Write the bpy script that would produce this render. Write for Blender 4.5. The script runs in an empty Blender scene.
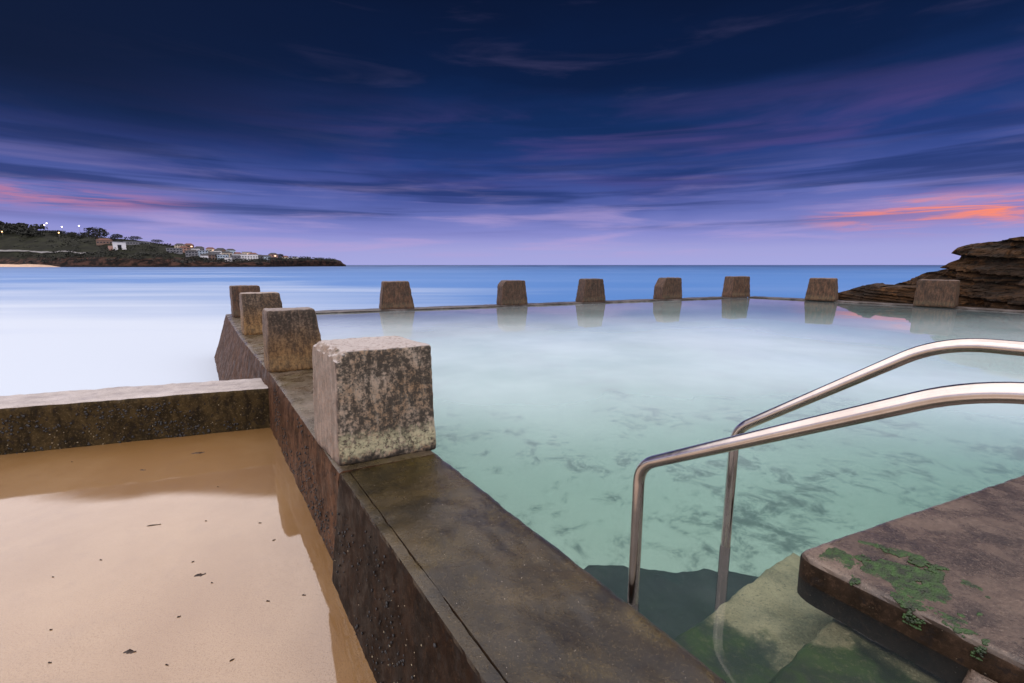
import bpy, bmesh, math, random
from mathutils import Vector, Matrix, noise
R = math.radians
sc = bpy.context.scene
COL = sc.collection

# ------------------------------------------------------------------ camera, sky, sun, exposure
PITCH = math.atan(76.5 / 455.0)
CAM_Z = 1.5
cam_d = bpy.data.cameras.new('camera'); cam = bpy.data.objects.new('camera', cam_d); COL.objects.link(cam)
cam_d.sensor_width = 36.0; cam_d.lens = 455.0 / 1024.0 * 36.0
cam_d.clip_start = 0.05; cam_d.clip_end = 90000
cam.location = (0, 0, CAM_Z); cam.rotation_euler = (math.pi / 2 - PITCH, 0, 0)
sc.camera = cam
SUN_EL, SUN_ROT = 48.0, -115.0        # soft light from the left, a little behind the camera


class NT:
    """small helper round a node tree"""
    def __init__(self, tree):
        self.t = tree; tree.nodes.clear()

    def n(self, typ, ins=None, **props):
        nd = self.t.nodes.new(typ)
        for k, v in props.items():
            setattr(nd, k, v)
        for k, v in (ins or {}).items():
            s = nd.inputs[k]
            if isinstance(v, bpy.types.NodeSocket):
                self.t.links.new(v, s)
            else:
                s.default_value = v
        return nd

    def math(self, op, a, b=0.0, clamp=False):
        nd = self.n('ShaderNodeMath', {0: a, 1: b}, operation=op); nd.use_clamp = clamp
        return nd.outputs[0]

    def smooth(self, v, lo, hi, t0=0.0, t1=1.0):
        return self.n('ShaderNodeMapRange', {'Value': v, 'From Min': lo, 'From Max': hi, 'To Min': t0, 'To Max': t1},
                      interpolation_type='SMOOTHSTEP').outputs[0]

    def mix(self, f, a, b, mode='MIX'):
        nd = self.n('ShaderNodeMix', data_type='RGBA', blend_type=mode)
        for k, v in ((0, f), (6, a), (7, b)):
            s = nd.inputs[k]
            if isinstance(v, bpy.types.NodeSocket):
                self.t.links.new(v, s)
            else:
                s.default_value = v if k == 0 else (*v[:3], 1)
        return nd.outputs[2]

    def ramp(self, v, stops, interp='LINEAR'):
        nd = self.n('ShaderNodeValToRGB', {0: v}); cr = nd.color_ramp; cr.interpolation = interp
        while len(cr.elements) < len(stops):
            cr.elements.new(0.5)
        for e, (p, c) in zip(cr.elements, stops):
            e.position = p; e.color = (*c, 1) if not isinstance(c, (int, float)) else (c, c, c, 1)
        return nd.outputs[0]

    def noise(self, vec, scale, detail=4.0, rough=0.55, dist=0.0):
        return self.n('ShaderNodeTexNoise', {'Vector': vec, 'Scale': scale, 'Detail': detail, 'Roughness': rough,
                                             'Distortion': dist}).outputs[0]

    def scale(self, vec, s, loc=(0, 0, 0)):
        return self.n('ShaderNodeMapping', {'Vector': vec, 'Scale': s, 'Location': loc}).outputs[0]


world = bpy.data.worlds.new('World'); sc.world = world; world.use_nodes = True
W = NT(world.node_tree)
dirv = W.n('ShaderNodeTexCoord').outputs['Generated']
sx = W.n('ShaderNodeSeparateXYZ', {0: dirv}); dx, dy, dz = sx.outputs
sky = W.n('ShaderNodeTexSky', sky_type='NISHITA', sun_disc=False, sun_elevation=R(SUN_EL), sun_rotation=R(SUN_ROT)).outputs[0]
sky = W.n('ShaderNodeVectorMath', {0: sky, 'Scale': 0.0}, operation='SCALE'); SKYSCALE = sky.inputs['Scale']; sky = sky.outputs[0]
SKYSCALE.default_value = 0.0015
# dusk gradient with height
warp = W.noise(W.scale(dirv, (1.3, 1.3, 7)), 1.6, 4, 0.55, 0.3)
zz = W.math('ADD', dz, W.math('MULTIPLY', W.math('SUBTRACT', warp, 0.5), W.smooth(dz, 0.02, 0.2, 0.02, 0.13)))
grad = W.ramp(zz, [(0.0, (.38, .39, .74)), (.03, (.36, .36, .70)), (.065, (.25, .26, .62)), (.105, (.125, .155, .46)),
                   (.15, (.055, .085, .32)), (.20, (.018, .046, .21)), (.26, (.005, .024, .11)), (.34, (.002, .011, .055)), (.48, (.0015, .006, .030)),
                   (1.0, (.0015, .006, .030))])
# long streaked clouds
st1 = W.noise(W.scale(dirv, (1.0, 1.0, 8.5)), 2.0, 6, 0.55, 0.5)
st2 = W.noise(W.scale(dirv, (1.5, 1.5, 19), (3, 1, 2)), 2.0, 6, 0.56, 0.4)
st4 = W.noise(W.scale(dirv, (1.2, 1.2, 26), (9, 4, 6)), 1.8, 5, 0.5, 0.3)
mauve = W.math('MULTIPLY', W.smooth(st1, 0.42, 0.66), W.math('MULTIPLY', W.smooth(dz, 0.09, 0.19), W.smooth(dz, 0.34, 0.24)), True)
mauve = W.math('MULTIPLY', mauve, W.smooth(dx, -0.55, 0.05, 0.35, 1.0))
grad = W.mix(W.math('MULTIPLY', mauve, 0.60), grad, (.085, .058, .22))
dark = W.math('MULTIPLY', W.smooth(st4, 0.44, 0.66), W.math('MULTIPLY', W.smooth(dz, 0.045, 0.12), W.smooth(dz, 0.34, 0.2)), True)
grad = W.mix(W.math('MULTIPLY', dark, 0.75), grad, (.012, .032, .15))
pink = W.math('MULTIPLY', W.smooth(st2, 0.46, 0.72), W.math('MULTIPLY', W.smooth(dz, 0.22, 0.05), W.smooth(dz, 0.008, 0.03)), True)
grad = W.mix(W.math('MULTIPLY', pink, 0.62), grad, (.48, .36, .66))
# faint pale wisps high up
st3 = W.noise(W.scale(dirv, (1.3, 1.3, 9), (7, 2, 1)), 2.3, 5, 0.55, 0.5)
wisp = W.math('MULTIPLY', W.smooth(st3, 0.56, 0.78), W.smooth(dz, 0.12, 0.24), True)
grad = W.mix(W.math('MULTIPLY', wisp, 0.22), grad, (.10, .085, .20))
# darker to the upper left
grad = W.mix(W.math('MULTIPLY', W.smooth(dx, -0.1, -0.75), W.smooth(dz, 0.12, 0.3)), grad, (.003, .008, .034))


def glow(x0, x1, z0, wz, lo, hi):
    g = W.math('MULTIPLY', W.math('SUBTRACT', dz, z0), 1.0 / wz)
    g = W.math('POWER', 2.718, W.math('MULTIPLY', W.math('MULTIPLY', g, g), -1.0))
    g = W.math('MULTIPLY', g, W.smooth(dx, x0, x1))
    return g, W.math('MULTIPLY', g, W.smooth(W.noise(W.scale(dirv, (2.2, 2.2, 30), (1, 5, 3)), 3.0, 6, 0.6, 0.5), lo, hi), True)


g0, g1 = glow(0.50, 0.66, 0.082, 0.020, 0.46, 0.64)
grad = W.mix(W.math('MULTIPLY', g0, 0.35), grad, (.52, .24, .45))
grad = W.mix(W.math('MULTIPLY', g1, 1.0, True), grad, (1.0, .26, .15))
g2, g3 = glow(-0.50, -0.70, 0.103, 0.016, 0.38, 0.6)
grad = W.mix(W.math('MULTIPLY', g3, 0.8, True), grad, (.55, .20, .33))
# bright sky added out of frame, overhead and behind, to light the foreground
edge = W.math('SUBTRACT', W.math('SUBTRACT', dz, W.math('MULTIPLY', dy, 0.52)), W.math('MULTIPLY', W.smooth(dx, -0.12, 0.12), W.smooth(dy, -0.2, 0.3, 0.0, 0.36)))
fillm = W.math('MULTIPLY', W.smooth(edge, 0.002, 0.022), W.smooth(dz, 0.0, 0.2))
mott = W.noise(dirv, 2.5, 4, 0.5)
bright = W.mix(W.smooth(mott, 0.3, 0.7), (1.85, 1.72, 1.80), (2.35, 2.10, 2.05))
tot = W.mix(fillm, grad, bright)
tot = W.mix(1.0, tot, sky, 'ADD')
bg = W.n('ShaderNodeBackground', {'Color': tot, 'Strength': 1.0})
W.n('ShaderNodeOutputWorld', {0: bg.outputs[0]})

sun_d = bpy.data.lights.new('sun', 'SUN'); sun_d.energy = 0.5; sun_d.angle = R(25); sun_d.color = (1.0, .93, .88)
sun = bpy.data.objects.new('sun', sun_d); COL.objects.link(sun)
sun.rotation_euler = (R(90 - SUN_EL), 0, R(-65))
sc.view_settings.view_transform = 'Standard'; sc.view_settings.look = 'None'
sc.view_settings.exposure = 0.0; sc.view_settings.gamma = 1.0
sc.cycles.use_denoising = True
sc.cycles.max_bounces = 8; sc.cycles.diffuse_bounces = 3; sc.cycles.glossy_bounces = 4
sc.cycles.transparent_max_bounces = 12; sc.cycles.volume_bounces = 2
sc.cycles.sample_clamp_indirect = 6.0

# ------------------------------------------------------------------ frame of the pool wall: n across it, w along it (away from the camera)
NV = Vector((.824, .566, 0)); WV = Vector((-.566, .824, 0))


def N(a, b, z=0.0):
    return Vector((a * NV.x + b * WV.x, a * NV.y + b * WV.y, z))


# ------------------------------------------------------------------ helpers
def tag(o, label=None, cat=None, group=None, kind=None):
    if label: o['label'] = label
    if cat: o['category'] = cat
    if group: o['group'] = group
    if kind: o['kind'] = kind
    return o


def obj(name, bm, mats, parent=None, smooth=True, loc=None):
    me = bpy.data.meshes.new(name)
    bmesh.ops.recalc_face_normals(bm, faces=bm.faces)
    if smooth and len(bm.edges) < 90000 and name not in ('shells', 'barnacles', 'algae'):
        for e in bm.edges:
            if len(e.link_faces) == 2 and e.calc_face_angle(0) > R(38): e.smooth = False
    bm.to_mesh(me); bm.free()
    for m in (mats if isinstance(mats, (list, tuple)) else [mats]):
        me.materials.append(m)
    if smooth:
        for p in me.polygons: p.use_smooth = True
    o = bpy.data.objects.new(name, me); COL.objects.link(o)
    if parent: o.parent = parent
    if loc: o.location = loc
    return o


def empty(name, loc, rz=0.0):
    o = bpy.data.objects.new(name, None); COL.objects.link(o); o.location = loc; o.rotation_euler.z = rz
    o.empty_display_size = 0.2
    return o


def fbm(p, oct=4, seed=0.0):
    return noise.fractal(Vector(p) + Vector((seed * 3.7, seed * 1.3, seed * 7.1)), 0.9, 2.1, oct)


def grid_box(sx_, sy_, sz_, step):
    """closed box surface as a dense grid, from (0,0,0) to (sx,sy,sz)"""
    bm = bmesh.new(); d = {}
    nx, ny, nz = (max(2, round(s / step)) for s in (sx_, sy_, sz_))

    def v(i, j, k):
        key = (i, j, k)
        if key not in d:
            d[key] = bm.verts.new((i * sx_ / nx, j * sy_ / ny, k * sz_ / nz))
        return d[key]
    for i in range(nx):
        for j in range(ny):
            for k in (0, nz):
                bm.faces.new((v(i, j, k), v(i + 1, j, k), v(i + 1, j + 1, k), v(i, j + 1, k)))
    for i in range(nx):
        for k in range(nz):
            for j in (0, ny):
                bm.faces.new((v(i, j, k), v(i + 1, j, k), v(i + 1, j, k + 1), v(i, j, k + 1)))
    for j in range(ny):
        for k in range(nz):
            for i in (0, nx):
                bm.faces.new((v(i, j, k), v(i, j + 1, k), v(i, j + 1, k + 1), v(i, j, k + 1)))
    return bm


def round_box(bm, size, r):
    for v in bm.verts:
        q = Vector([min(max(c, r), s - r) for c, s in zip(v.co, size)])
        dd = v.co - q
        if dd.length > 1e-6:
            v.co = q + dd.normalized() * r


def roughen(bm, amp, scale, oct=4, seed=0.0):
    bm.normal_update()
    mv = [(v, v.normal * (fbm(v.co * scale, oct, seed) * amp)) for v in bm.verts]
    for v, d in mv: v.co += d


def loft(sections, closed=True, caps=True):
    bm = bmesh.new(); rows = [[bm.verts.new(p) for p in s] for s in sections]
    n = len(rows[0])
    for a, b in zip(rows, rows[1:]):
        for i in range(n if closed else n - 1):
            bm.faces.new((a[i], a[(i + 1) % n], b[(i + 1) % n], b[i]))
    if caps and closed:
        bm.faces.new(rows[0]); bm.faces.new(rows[-1])
    return bm


def resample(pts, step, closed=True):
    out = []
    m = len(pts)
    for i in range(m if closed else m - 1):
        a, b = Vector(pts[i]), Vector(pts[(i + 1) % m])
        k = max(1, round((b - a).length / step))
        out += [a + (b - a) * (t / k) for t in range(k)]
    if not closed: out.append(Vector(pts[-1]))
    return out


def tube(path, rad, seg=16, caps=True):
    pts = [Vector(p) for p in path]; secs = []
    prev = None
    for i, p in enumerate(pts):
        t = (pts[min(i + 1, len(pts) - 1)] - pts[max(i - 1, 0)]).normalized()
        if prev is None:
            u = t.orthogonal().normalized()
        else:
            u = (prev - t * prev.dot(t)).normalized()
        prev = u; v = t.cross(u)
        rr = rad[i] if isinstance(rad, (list, tuple)) else rad
        secs.append([p + (u * math.cos(a) + v * math.sin(a)) * rr for a in [2 * math.pi * s / seg for s in range(seg)]])
    return loft(secs, True, caps)


def fillet(pts, r, k=8):
    """polyline with rounded bends"""
    pts = [Vector(p) for p in pts]; out = [pts[0]]
    for a, b, c in zip(pts, pts[1:], pts[2:]):
        d1 = (a - b).normalized(); d2 = (c - b).normalized()
        p1 = b + d1 * r; p2 = b + d2 * r
        for i in range(k + 1):
            t = i / k
            out.append(p1 * (1 - t) ** 2 + b * 2 * t * (1 - t) + p2 * t * t)
    out.append(pts[-1]); return out


# ------------------------------------------------------------------ materials
def mat(name):
    m = bpy.data.materials.new(name); m.use_nodes = True
    return m, NT(m.node_tree)


def finish(T, ins, disp=None):
    b = T.n('ShaderNodeBsdfPrincipled', ins)
    T.n('ShaderNodeOutputMaterial', {0: b.outputs[0]})
    return b


def bump(T, h, strength, dist=0.01):
    return T.n('ShaderNodeBump', {'Height': h, 'Strength': strength, 'Distance': dist}).outputs[0]


def pillar_mat(name, pale=1.0, warm=0.0, gold=0.0):
    """weathered cast block: pale concrete, dark runs down it, pale salt and lichen low down"""
    m, T = mat(name)
    o = T.n('ShaderNodeTexCoord').outputs['Object']; info = T.n('ShaderNodeObjectInfo').outputs['Random']
    off = T.n('ShaderNodeCombineXYZ', {0: T.math('MULTIPLY', info, 17.0), 1: T.math('MULTIPLY', info, 9.0)}).outputs[0]
    p = T.n('ShaderNodeVectorMath', {0: o, 1: off}, operation='ADD').outputs[0]
    z = T.n('ShaderNodeSeparateXYZ', {0: o}).outputs[2]
    nrm = T.n('ShaderNodeSeparateXYZ', {0: T.n('ShaderNodeTexCoord').outputs['Normal']})
    ny, nx, nz = nrm.outputs[1], nrm.outputs[0], nrm.outputs[2]
    runs = T.noise(T.scale(p, (9, 9, 2.6)), 1.9, 8, 0.68, 0.3)
    fine = T.noise(p, 32, 8, 0.75)
    vf = T.noise(p, 90, 5, 0.75)
    big = T.noise(p, 3.2, 5, 0.6)
    base = T.mix(T.smooth(big, 0.35, 0.65), tuple(c * pale for c in (.27, .215, .165)), tuple(c * pale for c in (.22, .145, .085)))
    base = T.mix(T.smooth(fine, 0.42, 0.66), base, tuple(c * pale for c in (.33, .315, .27)))
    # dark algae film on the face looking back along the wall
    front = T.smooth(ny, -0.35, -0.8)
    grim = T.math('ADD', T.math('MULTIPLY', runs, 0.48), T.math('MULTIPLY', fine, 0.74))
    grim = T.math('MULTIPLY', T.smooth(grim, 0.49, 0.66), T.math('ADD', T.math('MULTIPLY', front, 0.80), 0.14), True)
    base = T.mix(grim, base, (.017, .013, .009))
    # pale band low on the block, dark wet line at its foot
    wob = T.math('ADD', z, T.math('MULTIPLY', T.math('SUBTRACT', T.noise(p, 9, 5, 0.65), 0.5), 0.22))
    band = T.math('MULTIPLY', T.smooth(wob, 0.04, 0.10), T.smooth(wob, 0.27, 0.15))
    band = T.math('MULTIPLY', T.math('MULTIPLY', band, T.smooth(T.noise(p, 38, 6, 0.7), 0.36, 0.58)), front)
    base = T.mix(T.math('MULTIPLY', band, 0.7), base, tuple(c * pale for c in (.40, .39, .25)))
    foot = T.smooth(wob, 0.055, 0.01)
    base = T.mix(T.math('MULTIPLY', foot, 0.85), base, (.012, .010, .008))
    # pitted top made paler, left side pinker: light on them put in the colour
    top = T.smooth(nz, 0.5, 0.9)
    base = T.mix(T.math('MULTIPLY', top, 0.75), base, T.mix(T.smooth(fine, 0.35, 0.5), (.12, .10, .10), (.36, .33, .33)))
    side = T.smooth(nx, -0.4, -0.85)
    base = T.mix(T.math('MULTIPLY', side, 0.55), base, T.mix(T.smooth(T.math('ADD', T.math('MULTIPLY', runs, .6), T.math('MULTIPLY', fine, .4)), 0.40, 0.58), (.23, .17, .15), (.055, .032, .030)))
    pits = T.smooth(T.noise(p, 55, 3, 0.5), 0.36, 0.28)
    base = T.mix(T.math('MULTIPLY', pits, 0.7), base, (.02, .016, .013))
    if gold:
        gl_ = T.math('MULTIPLY', T.smooth(T.math('ADD', z, T.math('MULTIPLY', big, .7)), 1.05, .55), gold)
        base = T.mix(gl_, base, T.mix(T.smooth(T.math('ADD', T.math('MULTIPLY', runs, .5), T.math('MULTIPLY', fine, .5)), .40, .60), (.30, .175, .055), (.085, .045, .016)))
    if warm: base = T.mix(warm, base, T.mix(T.smooth(runs, 0.35, 0.65), (.082, .036, .018), (.018, .010, .007)))
    base = T.mix(1.0, base, T.mix(info, (.72, .70, .70), (1.15, 1.08, 1.0)), 'MULTIPLY') if name != 'weathered_block' else base
    h = T.math('ADD', T.math('MULTIPLY', fine, 0.7), T.math('MULTIPLY', vf, 0.35))
    h = T.math('SUBTRACT', h, T.math('MULTIPLY', pits, 0.5))
    finish(T, {'Base Color': base, 'Roughness': T.smooth(fine, 0.3, 0.7, 0.6, 0.9), 'Normal': bump(T, h, 0.8, 0.012),
               'Specular IOR Level': 0.35})
    return m


def wet_concrete(name, c_dark, c_mid, c_pale, wet=0.22, side=None, algae=None, growth=()):
    """wet worn concrete; `side` recolours the upright faces, `algae` adds a film"""
    m, T = mat(name)
    p = T.n('ShaderNodeTexCoord').outputs['Object']
    nz = T.n('ShaderNodeSeparateXYZ', {0: T.n('ShaderNodeNewGeometry').outputs['True Normal']}).outputs[2]
    big = T.noise(p, 1.4, 6, 0.62, 0.4); midn = T.noise(p, 6, 7, 0.65, 0.3)
    fine = T.noise(p, 40, 8, 0.72); grit = T.noise(p, 160, 3, 0.6)
    base = T.mix(T.smooth(midn, 0.32, 0.66), c_dark, c_mid)
    base = T.mix(T.math('MULTIPLY', T.smooth(big, 0.45, 0.72), 0.75), base, c_pale)
    base = T.mix(T.math('MULTIPLY', T.smooth(fine, 0.56, 0.70), 0.5), base, c_pale)
    base = T.mix(T.math('MULTIPLY', T.smooth(fine, 0.44, 0.33), 0.7), base, tuple(c * 0.35 for c in c_dark))
    if algae:
        a = T.math('MULTIPLY', T.smooth(T.noise(p, 1.9, 5, 0.6, 0.5), 0.48, 0.66), T.smooth(fine, 0.3, 0.6), True)
        base = T.mix(T.math('MULTIPLY', a, 0.6), base, algae)
    grain = T.noise(p, 95, 5, 0.8)
    base = T.mix(T.math('MULTIPLY', T.smooth(grain, 0.54, 0.66), 0.55), base, c_pale)
    base = T.mix(T.math('MULTIPLY', T.smooth(grain, 0.46, 0.34), 0.75), base, tuple(c * 0.2 for c in c_dark))
    specks = T.smooth(T.noise(p, 110, 2, 0.5), 0.73, 0.78)
    base = T.mix(specks, base, (.34, .30, .26))
    for (cx_, cy_, cr_) in growth:
        dd = T.n('ShaderNodeVectorMath', {0: T.scale(p, (1, 1, 0)), 1: (cx_, cy_, 0)}, operation='DISTANCE').outputs['Value']
        dd = T.math('ADD', dd, T.math('MULTIPLY', T.math('SUBTRACT', T.noise(p, 5, 6, .7), .5), .55))
        gm = T.math('MULTIPLY', T.smooth(dd, cr_, cr_ * .65), T.smooth(fine, .28, .5, .55, 1.0))
        base = T.mix(gm, base, T.mix(T.smooth(midn, .35, .65), (.004, .014, .002), (.030, .062, .008)))
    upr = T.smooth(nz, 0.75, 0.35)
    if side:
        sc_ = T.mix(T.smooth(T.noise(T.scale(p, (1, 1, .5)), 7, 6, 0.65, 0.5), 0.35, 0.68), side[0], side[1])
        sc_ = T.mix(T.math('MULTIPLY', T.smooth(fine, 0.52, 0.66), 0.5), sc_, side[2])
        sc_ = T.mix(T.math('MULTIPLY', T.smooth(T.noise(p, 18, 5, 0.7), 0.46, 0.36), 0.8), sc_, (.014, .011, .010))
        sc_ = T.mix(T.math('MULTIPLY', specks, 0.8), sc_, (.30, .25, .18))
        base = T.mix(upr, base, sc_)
    rough = T.smooth(midn, 0.35, 0.65, wet, wet + 0.28)
    rough = T.math('ADD', rough, T.math('MULTIPLY', upr, 0.25))
    h = T.math('ADD', T.math('MULTIPLY', fine, 0.6), T.math('MULTIPLY', grain, 0.5))
    h = T.math('ADD', h, T.math('MULTIPLY', midn, 0.8))
    finish(T, {'Base Color': base, 'Roughness': rough, 'Normal': bump(T, h, 0.6, 0.008), 'Specular IOR Level': T.smooth(upr, 0.0, 1.0, 0.5, 0.06),
               'Coat Weight': T.math('MULTIPLY', T.math('MULTIPLY', T.smooth(T.noise(p, 1.6, 5, .6, .3), .25, .80), T.smooth(upr, 1.0, 0.0)), 0.30 if wet < .1 else 0.12),
               'Coat Roughness': 0.16, 'Coat IOR': 1.45})
    return m


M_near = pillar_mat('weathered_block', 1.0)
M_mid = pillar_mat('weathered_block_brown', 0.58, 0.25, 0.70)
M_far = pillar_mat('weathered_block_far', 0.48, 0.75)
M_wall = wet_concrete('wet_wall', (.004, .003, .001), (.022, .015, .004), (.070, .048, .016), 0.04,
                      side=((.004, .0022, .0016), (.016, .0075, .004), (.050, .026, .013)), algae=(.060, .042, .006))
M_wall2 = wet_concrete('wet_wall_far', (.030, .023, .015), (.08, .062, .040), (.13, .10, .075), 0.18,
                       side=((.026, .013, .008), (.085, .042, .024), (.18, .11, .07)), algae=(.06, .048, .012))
M_cross = wet_concrete('cross_wall', (.24, .21, .20), (.33, .30, .29), (.42, .39, .39), 0.35,  # pale top colour stands in for the sky reflected in its wet surface
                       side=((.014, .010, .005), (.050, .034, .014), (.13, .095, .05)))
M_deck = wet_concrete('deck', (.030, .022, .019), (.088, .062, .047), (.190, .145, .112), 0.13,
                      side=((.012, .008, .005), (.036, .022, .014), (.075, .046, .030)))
M_rim = wet_concrete('rim', (.016, .013, .012), (.045, .037, .033), (.15, .13, .13), 0.3)
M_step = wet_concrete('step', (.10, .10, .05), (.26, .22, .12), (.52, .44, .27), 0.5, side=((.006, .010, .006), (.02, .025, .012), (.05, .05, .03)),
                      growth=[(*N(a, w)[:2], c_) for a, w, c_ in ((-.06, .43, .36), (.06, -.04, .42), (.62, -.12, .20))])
M_stepdark = wet_concrete('step_weedy_shaded', (.003, .006, .007), (.008, .013, .013), (.022, .030, .026), 0.5, algae=(.008, .02, .006))  # weedy lowest step, darkened further for the wall's shadow and reflection


def simple(name, c, rough=0.7, metal=0.0, var=0.35, scale=8.0, emit=0.0):
    m, T = mat(name)
    p = T.n('ShaderNodeTexCoord').outputs['Object']
    col = T.mix(T.smooth(T.noise(p, scale, 5, 0.6), 0.3, 0.7), tuple(x * (1 - var) for x in c), tuple(min(1, x * (1 + var)) for x in c))
    ins = {'Base Color': col, 'Roughness': rough, 'Metallic': metal}
    if emit: ins['Emission Color'] = (*c, 1); ins['Emission Strength'] = emit
    finish(T, ins)
    return m


m, T = mat('stainless_steel')
p = T.n('ShaderNodeTexCoord').outputs['Object']
sm = T.noise(p, 9, 5, 0.6)
finish(T, {'Base Color': T.mix(T.smooth(sm, 0.35, 0.7), (.58, .53, .50), (.48, .43, .40)), 'Metallic': 1.0,
           'Roughness': T.smooth(T.noise(p, 30, 6, 0.7), 0.3, 0.7, 0.16, 0.22)})
M_steel = m

m, T = mat('wet_sand')
p = T.n('ShaderNodeTexCoord').outputs['Object']
g = T.noise(p, 120, 4, 0.8); sp = T.noise(p, 70, 4, 0.7); bg_ = T.noise(p, 0.8, 5, 0.6, 0.4); md = T.noise(p, 4.5, 6, 0.62)
col = T.mix(T.smooth(bg_, 0.35, 0.65), (.185, .096, .027), (.22, .126, .048))
col = T.mix(T.math('MULTIPLY', T.smooth(md, 0.5, 0.7), 0.35), col, (.165, .085, .030))
col = T.mix(T.math('MULTIPLY', T.smooth(g, 0.50, 0.64), 0.6), col, (.07, .036, .016))
col = T.mix(T.math('MULTIPLY', T.smooth(sp, 0.66, 0.72), 0.6), col, (.10, .055, .03))
film = bump(T, T.math('ADD', T.noise(p, 1.6, 3, 0.5), T.math('MULTIPLY', T.noise(p, 180, 3, .7), .02)), 0.03, 0.02)
finish(T, {'Base Color': col, 'Roughness': 0.6, 'Specular IOR Level': 0.3, 'Coat Weight': T.smooth(g, 0.62, 0.50, 0.55, 1.0), 'Coat IOR': 2.05,
           'Coat Roughness': T.smooth(md, 0.3, 0.7, 0.02, 0.05), 'Coat Normal': film,
           'Normal': bump(T, T.math('ADD', g, md), 0.5, 0.006)})
M_sand = m

m, T = mat('pool_floor')
p = T.n('ShaderNodeTexCoord').outputs['Object']
wd = T.math('ADD', T.math('MULTIPLY', T.noise(p, 2.6, 8, 0.74, 0.4), 0.7), T.math('MULTIPLY', T.noise(p, 0.6, 3, 0.5), 0.35))
weed = T.smooth(wd, 0.525, 0.66)
col = T.mix(T.smooth(T.noise(p, 0.5, 4, 0.6), 0.3, 0.7), (.56, .59, .49), (.64, .66, .56))
col = T.mix(T.math('MULTIPLY', weed, 0.74), col, (.015, .032, .034))
finish(T, {'Base Color': col, 'Roughness': 0.9})
M_floor = m

# pool water: a clear skin over a green body with a painted sky sheen
m, T = mat('pool_water')
p = T.n('ShaderNodeTexCoord').outputs['Object']
rip = bump(T, T.noise(p, 1.3, 3, 0.5), 0.05, 0.03)
fr = T.n('ShaderNodeFresnel', {'IOR': 1.45, 'Normal': rip}).outputs[0]
g1 = T.n('ShaderNodeBsdfGlossy', {'Color': (1, 1, 1, 1), 'Roughness': 0.03, 'Normal': rip}).outputs[0]
tr = T.n('ShaderNodeBsdfTransparent', {'Color': (.97, 1, 1, 1)}).outputs[0]
ge = T.n('ShaderNodeNewGeometry')
mu = T.math('MAXIMUM', T.math('ABSOLUTE', T.n('ShaderNodeVectorMath', {0: ge.outputs['Normal'], 1: ge.outputs['Incoming']}, operation='DOT_PRODUCT').outputs['Value']), .02)
# pale film painted in for the bright sky's reflection, denser at flat views
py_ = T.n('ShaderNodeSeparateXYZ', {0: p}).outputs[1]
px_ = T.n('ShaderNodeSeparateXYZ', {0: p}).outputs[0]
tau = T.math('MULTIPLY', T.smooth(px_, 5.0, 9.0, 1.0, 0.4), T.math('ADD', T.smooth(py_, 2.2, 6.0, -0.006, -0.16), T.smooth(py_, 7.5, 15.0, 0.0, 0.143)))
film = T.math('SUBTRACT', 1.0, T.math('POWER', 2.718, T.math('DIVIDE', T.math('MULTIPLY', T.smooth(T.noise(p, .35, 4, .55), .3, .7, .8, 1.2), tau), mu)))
sky_sheen = T.n('ShaderNodeBsdfDiffuse', {'Color': (.72, .84, .92, 1)}).outputs[0]
body = T.n('ShaderNodeMixShader', {0: film, 1: tr, 2: sky_sheen}).outputs[0]
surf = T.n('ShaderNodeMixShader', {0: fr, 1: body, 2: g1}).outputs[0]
vs = T.n('ShaderNodeVolumeScatter', {'Color': (.42, .62, .66, 1), 'Density': 0.14, 'Anisotropy': 0.2}).outputs[0]
va = T.n('ShaderNodeVolumeAbsorption', {'Color': (.45, .77, .78, 1), 'Density': 0.42}).outputs[0]
vol = T.n('ShaderNodeAddShader', {0: vs, 1: va}).outputs[0]
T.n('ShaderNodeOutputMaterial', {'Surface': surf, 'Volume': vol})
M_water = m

# sea smoothed by a long exposure: deep blue far out, milky white wash close in
m, T = mat('sea')
p = T.n('ShaderNodeTexCoord').outputs['Object']
sp = T.n('ShaderNodeSeparateXYZ', {0: p}); X, Y = sp.outputs[0], sp.outputs[1]
ly = T.math('LOGARITHM', T.math('MAXIMUM', T.math('ADD', Y, 2.0), 3.0), 10.0)          # 1 = 10 m, 2 = 100 m
bandn = T.noise(T.n('ShaderNodeCombineXYZ', {0: T.math('MULTIPLY', X, 0.012), 1: T.math('MULTIPLY', ly, 9.0)}).outputs[0], 1.0, 6, 0.6, 0.5)
soft = T.noise(T.scale(p, (.02, .05, 1)), 1.0, 4, 0.55, 0.4)
rightw = T.smooth(T.n('ShaderNodeMath', {0: X, 1: T.math('ADD', Y, 8.0)}, operation='DIVIDE').outputs[0], -0.65, 0.15)
foam = T.math('ADD', T.smooth(ly, 2.05, 1.22), T.math('ADD', T.math('MULTIPLY', T.math('SUBTRACT', bandn, 0.5), 1.1), T.math('MULTIPLY', T.math('SUBTRACT', soft, 0.5), 1.2)))
foam = T.math('SUBTRACT', foam, T.math('MULTIPLY', rightw, 0.45), True)
foam = T.math('MULTIPLY', foam, T.smooth(ly, 2.75, 2.0), True)
deep = T.mix(T.smooth(ly, 1.9, 3.3), (.055, .16, .40), (.006, .035, .13))
deep = T.mix(T.math('MULTIPLY', T.smooth(bandn, 0.42, 0.66), 0.35), deep, (.12, .22, .45))
col = T.mix(foam, deep, (.41, .48, .57))
finish(T, {'Base Color': col, 'Roughness': 0.45, 'Specular IOR Level': 0.25})
M_sea = m

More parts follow.
